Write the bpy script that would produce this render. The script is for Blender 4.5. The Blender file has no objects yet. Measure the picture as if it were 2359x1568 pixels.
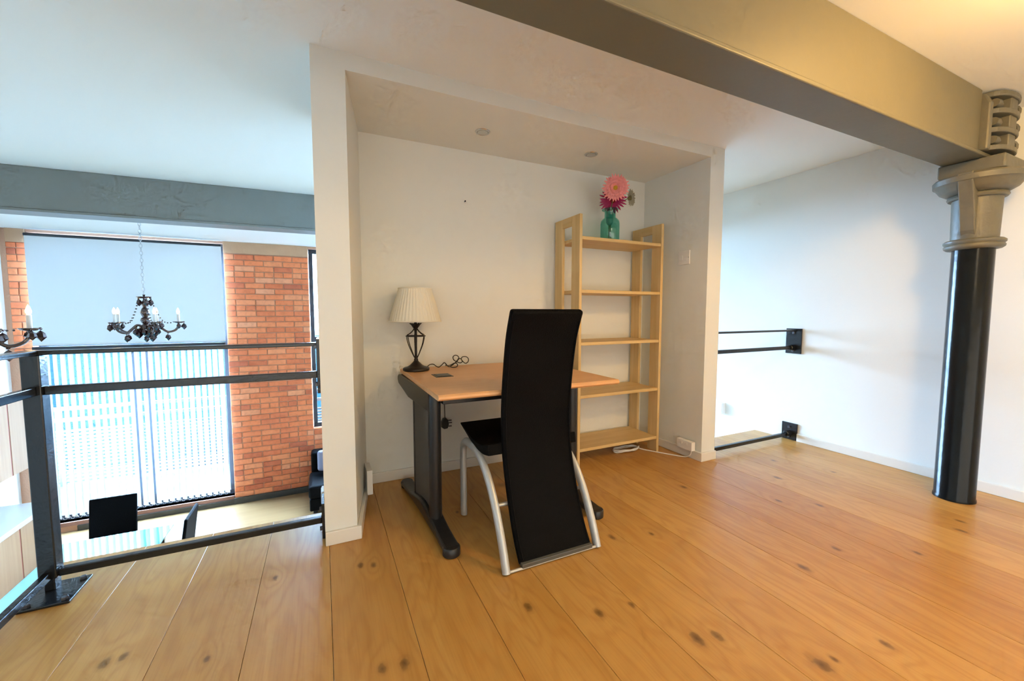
import bpy, math, random
from mathutils import Vector, Matrix
random.seed(7)
SC = bpy.context.scene
COL = SC.collection
PI = math.pi

# ------------------------------------------------------------------ camera
cam_data = bpy.data.cameras.new('camera')
cam_data.sensor_fit = 'HORIZONTAL'
cam_data.sensor_width = 36.0
cam_data.lens = 36.0 * 926.5 / 2359.0
cam_data.clip_start = 0.05
cam = bpy.data.objects.new('camera', cam_data)
COL.objects.link(cam)
YAW, PITCH = 0.4408, 0.0696
cam.location = (0, 0, 1.06)
cam.rotation_euler = (PI / 2 - PITCH, 0, -YAW)
SC.camera = cam

# ------------------------------------------------------------------ sky, lamps, exposure
SKY_STRENGTH = 45.0
world = bpy.data.worlds.new('overcast_sky')
SC.world = world
world.use_nodes = True
bg = world.node_tree.nodes['Background']
bg.inputs[0].default_value = (0.43, 0.665, 1.0, 1)
bg.inputs[1].default_value = SKY_STRENGTH

def point_lamp(name, loc, power, color, radius):
    d = bpy.data.lights.new(name, 'POINT')
    d.energy = power; d.color = color; d.shadow_soft_size = radius
    o = bpy.data.objects.new(name, d); o.location = loc
    COL.objects.link(o)
    return o

# warm ceiling lamp of the mezzanine room, beside the photographer
point_lamp('warm_ceiling_light', (2.05, 0.15, 2.08), 25.0, (1.0, 0.57, 0.16), 0.10)
point_lamp('added_warm_fill', (0.6, -1.4, 1.90), 14.0, (1.0, 0.80, 0.52), 0.30)  # added warm fill behind the camera, not a lamp of the room
# added soft fill from behind the camera; the rear wall has no window
_d = bpy.data.lights.new('rear_fill_area', 'AREA')
_d.shape = 'RECTANGLE'; _d.size = 5.6; _d.size_y = 1.9; _d.energy = 35.0; _d.color = (0.97, 0.97, 0.90)
_o = bpy.data.objects.new('rear_fill_area', _d); _o.location = (0.4, -2.50, 1.0); _o.rotation_euler = (PI / 2 + 0.30, 0, 0)
COL.objects.link(_o)

def portal(name, loc, sx, sy, rot):
    d = bpy.data.lights.new(name, 'AREA')
    d.shape = 'RECTANGLE'; d.size = sx; d.size_y = sy
    d.cycles.is_portal = True
    o = bpy.data.objects.new(name, d); o.location = loc; o.rotation_euler = rot
    COL.objects.link(o)
portal('daylight_opening', (-2.49, 8.02, 0.10), 2.2, 4.15, (-PI / 2, 0, 0))
portal('daylight_opening', (1.60, 8.02, 0.60), 3.58, 3.15, (-PI / 2, 0, 0))

SC.view_settings.view_transform = 'Standard'
SC.view_settings.look = 'None'
SC.view_settings.gamma = 1.0
SC.view_settings.use_curve_mapping = False
SC.view_settings.exposure = 1.18
SC.cycles.use_adaptive_sampling = True
SC.cycles.adaptive_threshold = 0.10
SC.cycles.adaptive_min_samples = 14
SC.cycles.max_bounces = 7
SC.cycles.diffuse_bounces = 4
SC.cycles.glossy_bounces = 4
SC.cycles.transmission_bounces = 6
SC.cycles.transparent_max_bounces = 10
SC.cycles.sample_clamp_indirect = 6.0
SC.cycles.caustics_reflective = False
SC.cycles.caustics_refractive = False

# ------------------------------------------------------------------ materials
MATS = {}
def new_mat(name):
    m = bpy.data.materials.new(name); m.use_nodes = True
    nt = m.node_tree
    return m, nt, nt.nodes['Principled BSDF']

def plain(name, color, rough=0.5, metal=0.0, bump=0.0, bscale=40.0, var=0.0, vscale=3.0, spec=0.5, coat=0.0):
    if name in MATS: return MATS[name]
    m, nt, b = new_mat(name)
    b.inputs['Base Color'].default_value = (*color, 1)
    b.inputs['Roughness'].default_value = rough
    b.inputs['Metallic'].default_value = metal
    b.inputs['Specular IOR Level'].default_value = spec
    b.inputs['Coat Weight'].default_value = coat
    tc = nt.nodes.new('ShaderNodeTexCoord')
    if bump:
        n = nt.nodes.new('ShaderNodeTexNoise'); n.inputs['Scale'].default_value = bscale
        n.inputs['Detail'].default_value = 4
        bp = nt.nodes.new('ShaderNodeBump'); bp.inputs['Strength'].default_value = bump
        bp.inputs['Distance'].default_value = 0.01
        nt.links.new(tc.outputs['Object'], n.inputs['Vector'])
        nt.links.new(n.outputs['Fac'], bp.inputs['Height'])
        nt.links.new(bp.outputs['Normal'], b.inputs['Normal'])
    if var:
        n = nt.nodes.new('ShaderNodeTexNoise'); n.inputs['Scale'].default_value = vscale
        n.inputs['Detail'].default_value = 3
        r = nt.nodes.new('ShaderNodeMix'); r.data_type = 'RGBA'
        r.inputs['A'].default_value = (*[c * (1 - var) for c in color], 1)
        r.inputs['B'].default_value = (*[min(1, c * (1 + var)) for c in color], 1)
        nt.links.new(tc.outputs['Object'], n.inputs['Vector'])
        nt.links.new(n.outputs['Fac'], r.inputs['Factor'])
        nt.links.new(r.outputs['Result'], b.inputs['Base Color'])
    MATS[name] = m
    return m

def emit(name, color, strength):
    if name in MATS: return MATS[name]
    m, nt, b = new_mat(name)
    b.inputs['Base Color'].default_value = (*color, 1)
    b.inputs['Emission Color'].default_value = (*color, 1)
    b.inputs['Emission Strength'].default_value = strength
    MATS[name] = m
    return m

def fabric_translucent(name, color, trans):
    m = bpy.data.materials.new(name); m.use_nodes = True
    nt = m.node_tree; nt.nodes.remove(nt.nodes['Principled BSDF'])
    out = nt.nodes['Material Output']
    d = nt.nodes.new('ShaderNodeBsdfDiffuse'); d.inputs[0].default_value = (*color, 1)
    t = nt.nodes.new('ShaderNodeBsdfTranslucent'); t.inputs[0].default_value = (*color, 1)
    mx = nt.nodes.new('ShaderNodeMixShader'); mx.inputs[0].default_value = trans
    tc = nt.nodes.new('ShaderNodeTexCoord')
    n = nt.nodes.new('ShaderNodeTexNoise'); n.inputs['Scale'].default_value = 220
    bp = nt.nodes.new('ShaderNodeBump'); bp.inputs['Strength'].default_value = 0.08; bp.inputs['Distance'].default_value = 0.002
    nt.links.new(tc.outputs['Object'], n.inputs['Vector']); nt.links.new(n.outputs['Fac'], bp.inputs['Height'])
    nt.links.new(bp.outputs['Normal'], d.inputs['Normal'])
    nt.links.new(d.outputs[0], mx.inputs[1]); nt.links.new(t.outputs[0], mx.inputs[2])
    nt.links.new(mx.outputs[0], out.inputs[0])
    return m

def thin_glass(name, tint, gloss=0.06):
    m = bpy.data.materials.new(name); m.use_nodes = True
    nt = m.node_tree; nt.nodes.remove(nt.nodes['Principled BSDF'])
    out = nt.nodes['Material Output']
    tr = nt.nodes.new('ShaderNodeBsdfTransparent'); tr.inputs[0].default_value = (*tint, 1)
    gl = nt.nodes.new('ShaderNodeBsdfGlossy'); gl.inputs['Roughness'].default_value = 0.02
    mx = nt.nodes.new('ShaderNodeMixShader'); mx.inputs[0].default_value = gloss
    nt.links.new(tr.outputs[0], mx.inputs[1]); nt.links.new(gl.outputs[0], mx.inputs[2])
    nt.links.new(mx.outputs[0], out.inputs[0])
    return m

KNOTS = [(-.627, 1.564, .020), (-.585, 1.571, .016), (.131, 1.186, .016), (.195, 1.177, .020), (.115, 1.737, .016),
         (.165, 1.717, .015), (.855, 1.091, .020), (1.074, .865, .024), (1.144, .842, .020), (1.785, .933, .022),
         (2.061, .95, .016), (1.603, .591, .018), (1.334, .635, .026), (1.389, .629, .012), (.643, 1.223, .020),
         (1.21, 1.456, .018), (.988, 1.074, .014), (1.961, 1.71, .022), (2.786, .775, .018), (2.909, .816, .018),
         (2.35, .78, .018), (1.40, 1.40, .014), (2.62, 1.55, .022), (2.30, 1.35, .018), (2.45, 1.22, .018),
         (-.35, 1.45, .012), (-.20, 1.80, .012), (.62, 2.0, .012), (3.05, 1.45, .016), (2.9, 1.75, .016)]

def pine_floor():
    m, nt, b = new_mat('pine_boards')
    N, L = nt.nodes.new, nt.links.new
    geo = N('ShaderNodeNewGeometry'); oi = N('ShaderNodeObjectInfo')
    sep = N('ShaderNodeSeparateXYZ'); L(geo.outputs['Position'], sep.inputs[0])
    flat = N('ShaderNodeCombineXYZ'); L(sep.outputs[0], flat.inputs[0]); L(sep.outputs[1], flat.inputs[1])
    prev = None
    for (x, y, r) in KNOTS:
        mp = N('ShaderNodeMapping'); mp.vector_type = 'POINT'
        mp.inputs['Scale'].default_value = (1 / r, 0.62 / r, 0)
        mp.inputs['Location'].default_value = (-x / r, -0.62 * y / r, 0)
        L(flat.outputs[0], mp.inputs[0])
        ln = N('ShaderNodeVectorMath'); ln.operation = 'LENGTH'; L(mp.outputs[0], ln.inputs[0])
        if prev is None: prev = ln.outputs['Value']
        else:
            mn = N('ShaderNodeMath'); mn.operation = 'MINIMUM'
            L(prev, mn.inputs[0]); L(ln.outputs['Value'], mn.inputs[1]); prev = mn.outputs[0]
    # grain: bands across the board, warped by noise, by a per-board offset and around the knots
    warp = N('ShaderNodeMapping'); warp.inputs['Scale'].default_value = (3.0, 0.55, 1)
    off = N('ShaderNodeMath'); off.operation = 'MULTIPLY'; off.inputs[1].default_value = 37.0
    L(oi.outputs['Random'], off.inputs[0])
    cmb = N('ShaderNodeCombineXYZ'); L(off.outputs[0], cmb.inputs[1]); L(off.outputs[0], cmb.inputs[2])
    add = N('ShaderNodeVectorMath'); add.operation = 'ADD'
    L(flat.outputs[0], warp.inputs[0]); L(warp.outputs[0], add.inputs[0]); L(cmb.outputs[0], add.inputs[1])
    nz = N('ShaderNodeTexNoise'); nz.inputs['Scale'].default_value = 1.6; nz.inputs['Detail'].default_value = 2.5
    L(add.outputs[0], nz.inputs['Vector'])
    kd = N('ShaderNodeMapRange'); kd.inputs['From Min'].default_value = 0; kd.inputs['From Max'].default_value = 5
    kd.inputs['To Min'].default_value = 0.08; kd.inputs['To Max'].default_value = 0.0; kd.interpolation_type = 'SMOOTHSTEP'
    L(prev, kd.inputs['Value'])
    ph = N('ShaderNodeMath'); ph.operation = 'ADD'; L(nz.outputs['Fac'], ph.inputs[0]); L(kd.outputs[0], ph.inputs[1])
    ml = N('ShaderNodeMath'); ml.operation = 'MULTIPLY'; ml.inputs[1].default_value = 95.0; L(ph.outputs[0], ml.inputs[0])
    sn = N('ShaderNodeMath'); sn.operation = 'SINE'; L(ml.outputs[0], sn.inputs[0])
    bands = N('ShaderNodeMapRange'); bands.inputs['From Min'].default_value = -1
    L(sn.outputs[0], bands.inputs['Value'])
    pw = N('ShaderNodeMath'); pw.operation = 'POWER'; pw.inputs[1].default_value = 2.2; L(bands.outputs[0], pw.inputs[0])
    # fine fibres
    fm = N('ShaderNodeMapping'); fm.inputs['Scale'].default_value = (160, 5, 1); L(flat.outputs[0], fm.inputs[0])
    fn = N('ShaderNodeTexNoise'); fn.inputs['Scale'].default_value = 1.0; fn.inputs['Detail'].default_value = 3
    L(fm.outputs[0], fn.inputs['Vector'])
    # broad tone patches along the boards
    bm = N('ShaderNodeMapping'); bm.inputs['Scale'].default_value = (5, 1.1, 1); L(add.outputs[0], bm.inputs[0])
    bn = N('ShaderNodeTexNoise'); bn.inputs['Scale'].default_value = 0.9; bn.inputs['Detail'].default_value = 2
    L(bm.outputs[0], bn.inputs['Vector'])
    tone = N('ShaderNodeMath'); tone.operation = 'MULTIPLY_ADD'; tone.inputs[1].default_value = 0.55
    L(oi.outputs['Random'], tone.inputs[0])
    tb = N('ShaderNodeMath'); tb.operation = 'MULTIPLY_ADD'; tb.inputs[1].default_value = 0.9; tb.inputs[2].default_value = -0.22
    L(bn.outputs['Fac'], tb.inputs[0]); L(tb.outputs[0], tone.inputs[2])
    cr = N('ShaderNodeValToRGB')
    cr.color_ramp.elements[0].color = (0.50, 0.245, 0.055, 1); cr.color_ramp.elements[0].position = 0.1
    cr.color_ramp.elements[1].color = (0.64, 0.365, 0.105, 1); cr.color_ramp.elements[1].position = 0.9
    L(tone.outputs[0], cr.inputs[0])
    mx1 = N('ShaderNodeMix'); mx1.data_type = 'RGBA'; mx1.blend_type = 'MULTIPLY'
    mx1.inputs['B'].default_value = (0.72, 0.56, 0.40, 1)
    f1 = N('ShaderNodeMath'); f1.operation = 'MULTIPLY'; f1.inputs[1].default_value = 0.30
    L(pw.outputs[0], f1.inputs[0]); L(f1.outputs[0], mx1.inputs['Factor']); L(cr.outputs[0], mx1.inputs['A'])
    mx2 = N('ShaderNodeMix'); mx2.data_type = 'RGBA'; mx2.blend_type = 'MULTIPLY'
    mx2.inputs['B'].default_value = (0.8, 0.7, 0.6, 1)
    f2 = N('ShaderNodeMapRange'); f2.inputs['From Min'].default_value = 0.45; f2.inputs['From Max'].default_value = 0.75
    f2.inputs['To Max'].default_value = 0.4
    L(fn.outputs['Fac'], f2.inputs['Value']); L(f2.outputs[0], mx2.inputs['Factor']); L(mx1.outputs['Result'], mx2.inputs['A'])
    # knots
    kr = N('ShaderNodeValToRGB'); e = kr.color_ramp.elements
    kdv = N('ShaderNodeMath'); kdv.operation = 'MULTIPLY'; kdv.inputs[1].default_value = 0.5; L(prev, kdv.inputs[0])
    kn = N('ShaderNodeTexNoise'); kn.inputs['Scale'].default_value = 45; L(flat.outputs[0], kn.inputs['Vector'])
    ka = N('ShaderNodeMath'); ka.operation = 'MULTIPLY_ADD'; ka.inputs[1].default_value = 0.36; L(kn.outputs['Fac'], ka.inputs[0])
    ks = N('ShaderNodeMath'); ks.operation = 'SUBTRACT'; ks.inputs[1].default_value = 0.17
    L(kdv.outputs[0], ka.inputs[2]); L(ka.outputs[0], ks.inputs[0]); L(ks.outputs[0], kr.inputs[0])
    e[0].position = 0.0; e[0].color = (0.82, 0.82, 0.82, 1)
    e[1].position = 0.62; e[1].color = (0, 0, 0, 1)
    a = e.new(0.30); a.color = (0.50, 0.50, 0.50, 1)
    a = e.new(0.40); a.color = (0.16, 0.16, 0.16, 1)
    a = e.new(0.15); a.color = (0.68, 0.68, 0.68, 1)
    mx3 = N('ShaderNodeMix'); mx3.data_type = 'RGBA'; mx3.inputs['B'].default_value = (0.10, 0.045, 0.015, 1)
    L(kr.outputs[0], mx3.inputs['Factor']); L(mx2.outputs['Result'], mx3.inputs['A'])
    L(mx3.outputs['Result'], b.inputs['Base Color'])
    b.inputs['Roughness'].default_value = 0.33
    b.inputs['Specular IOR Level'].default_value = 0.45
    bp = N('ShaderNodeBump'); bp.inputs['Strength'].default_value = 0.10; bp.inputs['Distance'].default_value = 0.002
    L(nz.outputs['Fac'], bp.inputs['Height']); L(bp.outputs['Normal'], b.inputs['Normal'])
    return m

def wood(name, c1, c2, axis='Z', rough=0.45, scale=1.0, fibre=1.0):
    m, nt, b = new_mat(name)
    N, L = nt.nodes.new, nt.links.new
    tc = N('ShaderNodeTexCoord'); oi = N('ShaderNodeObjectInfo')
    mp = N('ShaderNodeMapping')
    s = {'X': (2, 40, 40), 'Y': (40, 2, 40), 'Z': (40, 40, 2)}[axis]
    mp.inputs['Scale'].default_value = tuple(v * scale for v in s)
    ad = N('ShaderNodeVectorMath'); ad.operation = 'ADD'
    L(tc.outputs['Object'], ad.inputs[0]); L(oi.outputs['Random'], ad.inputs[1]); L(ad.outputs[0], mp.inputs[0])
    n = N('ShaderNodeTexNoise'); n.inputs['Scale'].default_value = 1.0; n.inputs['Detail'].default_value = 5
    L(mp.outputs[0], n.inputs['Vector'])
    cr = N('ShaderNodeValToRGB')
    cr.color_ramp.elements[0].color = (*c1, 1); cr.color_ramp.elements[0].position = 0.5 - 0.2 * fibre
    cr.color_ramp.elements[1].color = (*c2, 1); cr.color_ramp.elements[1].position = 0.5 + 0.2 * fibre
    L(n.outputs['Fac'], cr.inputs[0]); L(cr.outputs[0], b.inputs['Base Color'])
    b.inputs['Roughness'].default_value = rough
    return m

def brick_mat():
    m, nt, b = new_mat('red_brick')
    N, L = nt.nodes.new, nt.links.new
    oi = N('ShaderNodeObjectInfo'); geo = N('ShaderNodeNewGeometry')
    cr = N('ShaderNodeValToRGB'); e = cr.color_ramp.elements
    e[0].color = (0.50, 0.12, 0.055, 1); e[0].position = 0
    e[1].color = (0.82, 0.32, 0.16, 1); e[1].position = 1
    x = e.new(0.10); x.color = (0.68, 0.17, 0.065, 1)
    x = e.new(0.55); x.color = (0.80, 0.22, 0.08, 1)
    x = e.new(0.92); x.color = (0.82, 0.27, 0.11, 1)
    L(oi.outputs['Random'], cr.inputs[0])
    n = N('ShaderNodeTexNoise'); n.inputs['Scale'].default_value = 22; n.inputs['Detail'].default_value = 5
    L(geo.outputs['Position'], n.inputs['Vector'])
    mx = N('ShaderNodeMix'); mx.data_type = 'RGBA'; mx.blend_type = 'MULTIPLY'; mx.inputs['B'].default_value = (0.72, 0.66, 0.62, 1)
    f = N('ShaderNodeMapRange'); f.inputs['From Min'].default_value = 0.45; f.inputs['From Max'].default_value = 0.7; f.inputs['To Max'].default_value = 0.6
    L(n.outputs['Fac'], f.inputs['Value']); L(f.outputs[0], mx.inputs['Factor']); L(cr.outputs[0], mx.inputs['A'])
    L(mx.outputs['Result'], b.inputs['Base Color'])
    b.inputs['Roughness'].default_value = 0.85
    bp = N('ShaderNodeBump'); bp.inputs['Strength'].default_value = 0.4; bp.inputs['Distance'].default_value = 0.004
    L(n.outputs['Fac'], bp.inputs['Height']); L(bp.outputs['Normal'], b.inputs['Normal'])
    return m

M_WALL = plain('white_wall_paint', (0.785, 0.795, 0.75), 0.6, bump=0.04, bscale=60, spec=0.3)
M_CEIL = plain('white_ceiling_paint', (0.865, 0.885, 0.855), 0.7, bump=0.03, bscale=50, spec=0.2)
M_TRIM = plain('cream_gloss_trim', (0.78, 0.76, 0.70), 0.35, bump=0.02, bscale=20)
M_BEAM = plain('grey_beam_paint', (0.20, 0.215, 0.205), 0.5, bump=0.08, bscale=25, var=0.06, vscale=6)
M_BEAM2 = plain('grey_beam_paint_lamplit', (0.138, 0.128, 0.086), 0.5, bump=0.08, bscale=25, var=0.06, vscale=6)  # same grey beam paint, darkened, with the lamp's yellow put into the colour
M_CAST = plain('grey_cast_iron_paint', (0.135, 0.13, 0.10), 0.45, bump=0.25, bscale=30, var=0.08, vscale=12)
M_SHAFT = plain('black_gloss_column_paint', (0.007, 0.008, 0.009), 0.17, bump=0.10, bscale=18, spec=0.22)
M_STEEL = plain('black_painted_steel', (0.010, 0.011, 0.013), 0.24, bump=0.10, bscale=60)
M_BOLT = plain('bolt_steel', (0.10, 0.10, 0.11), 0.35, metal=0.7, bump=0.1, bscale=120)
M_BLACK = plain('black_powder_coat', (0.010, 0.010, 0.011), 0.36, bump=0.06, bscale=160)
M_LEATHER = plain('black_leather', (0.003, 0.003, 0.0035), 0.50, bump=0.35, bscale=210, var=0.15, vscale=8, spec=0.06)
M_SILVER = plain('silver_painted_tube', (0.56, 0.57, 0.56), 0.38, metal=0.35, bump=0.05, bscale=90)
M_BEECH = wood('beech_laminate', (0.70, 0.37, 0.165), (0.78, 0.44, 0.21), 'X', 0.42, 1.2)
M_BIRCH_Z = wood('pale_pine_upright', (0.62, 0.42, 0.17), (0.74, 0.54, 0.26), 'Z', 0.5, 0.9)
M_BIRCH_X = wood('pale_pine_shelf', (0.62, 0.42, 0.17), (0.74, 0.54, 0.26), 'X', 0.5, 0.9)
M_BIRCH_Y = wood('pale_pine_rail', (0.62, 0.42, 0.17), (0.74, 0.54, 0.26), 'Y', 0.5, 0.9)
M_BRONZE = plain('dark_bronze_iron', (0.022, 0.018, 0.018), 0.42, metal=0.4, bump=0.15, bscale=80)
M_CORD = plain('black_cord_plastic', (0.01, 0.01, 0.01), 0.45, bump=0.05, bscale=100)
M_SHADE = fabric_translucent('cream_pleated_fabric', (0.90, 0.86, 0.74), 0.15)
M_PLASTIC = plain('white_plastic', (0.80, 0.79, 0.76), 0.35, bump=0.02, bscale=60)
M_CHROME = plain('brushed_chrome', (0.55, 0.53, 0.50), 0.25, metal=1.0, bump=0.03, bscale=80)
M_REFLECT = plain('lamp_reflector', (0.60, 0.58, 0.55), 0.18, metal=0.8, bump=0.03, bscale=80)
M_BRICK = brick_mat()
M_MORTAR = plain('lime_mortar', (0.55, 0.30, 0.19), 0.95, bump=0.5, bscale=60)
M_STONE = plain('sandstone_pad', (0.52, 0.30, 0.17), 0.85, bump=0.3, bscale=30, var=0.1, vscale=5)
M_FRAME = plain('dark_window_frame', (0.03, 0.035, 0.045), 0.4, bump=0.03, bscale=60)
M_GLASS = thin_glass('window_glass', (0.93, 0.97, 0.98), 0.05)
M_BLIND = fabric_translucent('white_blind_cloth', (0.82, 0.85, 0.88), 0.055)
M_SLAT = fabric_translucent('white_slat_cloth', (0.88, 0.89, 0.90), 0.22)
M_SKIRT = plain('dark_skirting_paint', (0.06, 0.055, 0.045), 0.5, bump=0.05, bscale=30)
M_SILL = plain('brown_sill_wood', (0.28, 0.13, 0.09), 0.5, bump=0.1, bscale=40)
M_LAMINATE = wood('pale_laminate', (0.27, 0.155, 0.065), (0.33, 0.20, 0.09), 'X', 0.30, 0.35)
M_CABINET = wood('maple_cabinet', (0.50, 0.28, 0.15), (0.56, 0.33, 0.18), 'Z', 0.4, 0.7)
M_GAP = plain('red_edge_strip', (0.40, 0.10, 0.07), 0.5, bump=0.02, bscale=50)
M_WORKTOP = plain('white_worktop', (0.80, 0.80, 0.80), 0.25, bump=0.02, bscale=60)
M_TABLEGLASS = plain('pale_green_table_glass', (0.16, 0.50, 0.52), 0.04, bump=0.01, bscale=10, spec=1.0, coat=1.0)
M_CRYSTAL = plain('smoked_crystal', (0.035, 0.012, 0.014), 0.08, bump=0.02, bscale=40, spec=0.9, coat=0.6)
M_CANDLE = plain('white_candle_sleeve', (0.80, 0.80, 0.78), 0.5, bump=0.02, bscale=50)
M_BULB = emit('glowing_bulb', (1.0, 0.62, 0.25), 9.0)
M_CHAIN = plain('pale_steel_chain', (0.45, 0.45, 0.47), 0.3, metal=0.8, bump=0.02, bscale=80)
M_DECK = plain('dark_balcony_deck', (0.02, 0.026, 0.03), 0.8, bump=0.1, bscale=20)
M_RAILOUT = plain('grey_balcony_rail', (0.022, 0.024, 0.026), 0.5, bump=0.02, bscale=20)
M_PINE = pine_floor()
M_CUSHION = plain('lilac_grey_cushion', (0.22, 0.20, 0.26), 0.8, bump=0.3, bscale=150)

# ------------------------------------------------------------------ mesh helpers
class MB:
    def __init__(self):
        self.v = []; self.f = []
    def add(self, vs, fs):
        o = len(self.v)
        self.v += [tuple(p) for p in vs]
        self.f += [tuple(i + o for i in f) for f in fs]
        return self
    def box(self, x0, x1, y0, y1, z0, z1, rot=None, piv=None):
        vs = [Vector((x, y, z)) for z in (z0, z1) for (x, y) in ((x0, y0), (x1, y0), (x1, y1), (x0, y1))]
        if rot is not None:
            c = Vector(piv) if piv else Vector(((x0 + x1) / 2, (y0 + y1) / 2, (z0 + z1) / 2))
            vs = [c + rot @ (p - c) for p in vs]
        return self.add(vs, [(3, 2, 1, 0), (4, 5, 6, 7), (0, 1, 5, 4), (1, 2, 6, 5), (2, 3, 7, 6), (3, 0, 4, 7)])
    def prism(self, pts, axis, a, b):
        """closed outline in the plane across `axis`, pulled from a to b"""
        def P(p, t):
            return {'x': (t, p[0], p[1]), 'y': (p[0], t, p[1]), 'z': (p[0], p[1], t)}[axis]
        n = len(pts)
        area = sum(pts[i][0] * pts[(i + 1) % n][1] - pts[(i + 1) % n][0] * pts[i][1] for i in range(n))
        if (area < 0) != (axis == 'y'): pts = pts[::-1]
        vs = [P(p, a) for p in pts] + [P(p, b) for p in pts]
        fs = [tuple(range(n))[::-1], tuple(range(n, 2 * n))]
        fs += [(i, (i + 1) % n, n + (i + 1) % n, n + i) for i in range(n)]
        return self.add(vs, fs)
    def lathe(self, prof, seg=24, c=(0, 0, 0), axis=None):
        """(r, z) outline turned about z through c, or about the direction `axis`"""
        R = Matrix.Identity(3) if axis is None else Vector((0, 0, 1)).rotation_difference(Vector(axis)).to_matrix()
        vs = []; fs = []; c = Vector(c); n = len(prof)
        for (r, z) in prof:
            for k in range(seg):
                a = 2 * PI * k / seg
                vs.append(c + R @ Vector((max(r, 1e-5) * math.cos(a), max(r, 1e-5) * math.sin(a), z)))
        for i in range(n - 1):
            for k in range(seg):
                k2 = (k + 1) % seg
                fs.append((i * seg + k, i * seg + k2, (i + 1) * seg + k2, (i + 1) * seg + k))
        if prof[0][0] > 2e-5: fs.append(tuple(range(seg))[::-1])
        if prof[-1][0] > 2e-5: fs.append(tuple((n - 1) * seg + k for k in range(seg)))
        return self.add(vs, fs)
    def tube(self, pts, r, seg=10, flat=1.0, up=None, closed=False, caps=True):
        pts = [Vector(p) for p in pts]; n = len(pts)
        rad = r if isinstance(r, (list, tuple)) else [r] * n
        tan = []
        for i in range(n):
            if closed: t = pts[(i + 1) % n] - pts[i - 1]
            elif i == 0: t = pts[1] - pts[0]
            elif i == n - 1: t = pts[-1] - pts[-2]
            else: t = (pts[i + 1] - pts[i]).normalized() + (pts[i] - pts[i - 1]).normalized()
            tan.append(t.normalized())
        u = Vector(up) if up else (Vector((0, 0, 1)) if abs(tan[0].z) < 0.9 else Vector((1, 0, 0)))
        u = (u - tan[0] * u.dot(tan[0])).normalized()
        vs = []
        for i in range(n):
            u = (u - tan[i] * u.dot(tan[i])).normalized()
            w = tan[i].cross(u)
            for k in range(seg):
                a = 2 * PI * k / seg
                vs.append(pts[i] + u * (rad[i] * math.cos(a)) + w * (rad[i] * flat * math.sin(a)))
        fs = []
        for i in range(n if closed else n - 1):
            j = (i + 1) % n
            for k in range(seg):
                k2 = (k + 1) % seg
                fs.append((i * seg + k, i * seg + k2, j * seg + k2, j * seg + k))
        if caps and not closed:
            fs.append(tuple(range(seg))[::-1]); fs.append(tuple((n - 1) * seg + k for k in range(seg)))
        return self.add(vs, fs)
    def ball(self, c, rx, ry=None, rz=None, seg=12, rings=8):
        ry = ry or rx; rz = rz or rx
        prof = [(math.sin(PI * i / rings), -math.cos(PI * i / rings)) for i in range(rings + 1)]
        o = len(self.v); self.lathe(prof, seg)
        for i in range(o, len(self.v)):
            x, y, z = self.v[i]
            self.v[i] = (c[0] + x * rx, c[1] + y * ry, c[2] + z * rz)
        return self

def smooth_path(pts, sub=6):
    """Catmull-Rom through the points"""
    pts = [Vector(p) for p in pts]
    P = [pts[0] * 2 - pts[1]] + pts + [pts[-1] * 2 - pts[-2]]
    out = []
    for i in range(1, len(P) - 2):
        a, b, c, d = P[i - 1], P[i], P[i + 1], P[i + 2]
        for k in range(sub):
            t = k / sub
            out.append(0.5 * ((2 * b) + (c - a) * t + (2 * a - 5 * b + 4 * c - d) * t * t + (3 * b - a - 3 * c + d) * t ** 3))
    out.append(pts[-1])
    return out

def loc_of(parent):
    p = Vector((0, 0, 0))
    while parent is not None:
        p += parent.location; parent = parent.parent
    return p

def obj(name, mb, mat, parent=None, origin=None, smooth=None, bevel=0.0, bseg=2):
    """one mesh object; vertices are given in the scene's own metres"""
    base = loc_of(parent)
    o_ = Vector(origin) if origin is not None else base
    me = bpy.data.meshes.new(name)
    me.from_pydata([tuple(Vector(p) - o_) for p in mb.v], [], mb.f)
    me.update()
    if smooth:
        me.polygons.foreach_set('use_smooth', [True] * len(me.polygons))
        me.set_sharp_from_angle(angle=math.radians(smooth))
    me.materials.append(mat)
    ob = bpy.data.objects.new(name, me)
    COL.objects.link(ob)
    ob.parent = parent
    ob.location = o_ - base
    if bevel:
        md = ob.modifiers.new('bevel', 'BEVEL'); md.width = bevel; md.segments = bseg; md.limit_method = 'ANGLE'
        md.angle_limit = math.radians(40)
    return ob

def tag(o, label=None, cat=None, group=None, kind=None):
    if label: o['label'] = label
    if cat: o['category'] = cat
    if group: o['group'] = group
    if kind: o['kind'] = kind
    return o

def thing(name, loc, label, cat, group=None, kind=None):
    o = bpy.data.objects.new(name, None); COL.objects.link(o)
    o.location = loc; o.empty_display_size = 0.05
    return tag(o, label, cat, group, kind)

def struct(name, mb, mat, label=None, parent=None, **k):
    o = obj(name, mb, mat, parent, **k)
    if parent is None: tag(o, label, None, None, 'structure')
    return o

def copy_tree(o, parent=None):
    c = o.copy(); COL.objects.link(c); c.parent = parent
    for ch in list(o.children): copy_tree(ch, c)
    return c

def place_copy(mesh_ob, parent, loc, name=None):
    c = bpy.data.objects.new(name or mesh_ob.name.split('.')[0], mesh_ob.data); COL.objects.link(c)
    c.parent = parent; c.location = Vector(loc) - loc_of(parent)
    return c

# ================================================================== SETTING
H = 2.185            # ceiling
ZL = -2.10           # lower floor
XL, XR = -3.85, 3.52 # hall walls
YB, YW = -2.60, 7.80 # wall behind the camera, inner face of the window wall
SX, SY = -1.03, 2.30 # mezzanine corner over the void

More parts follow.
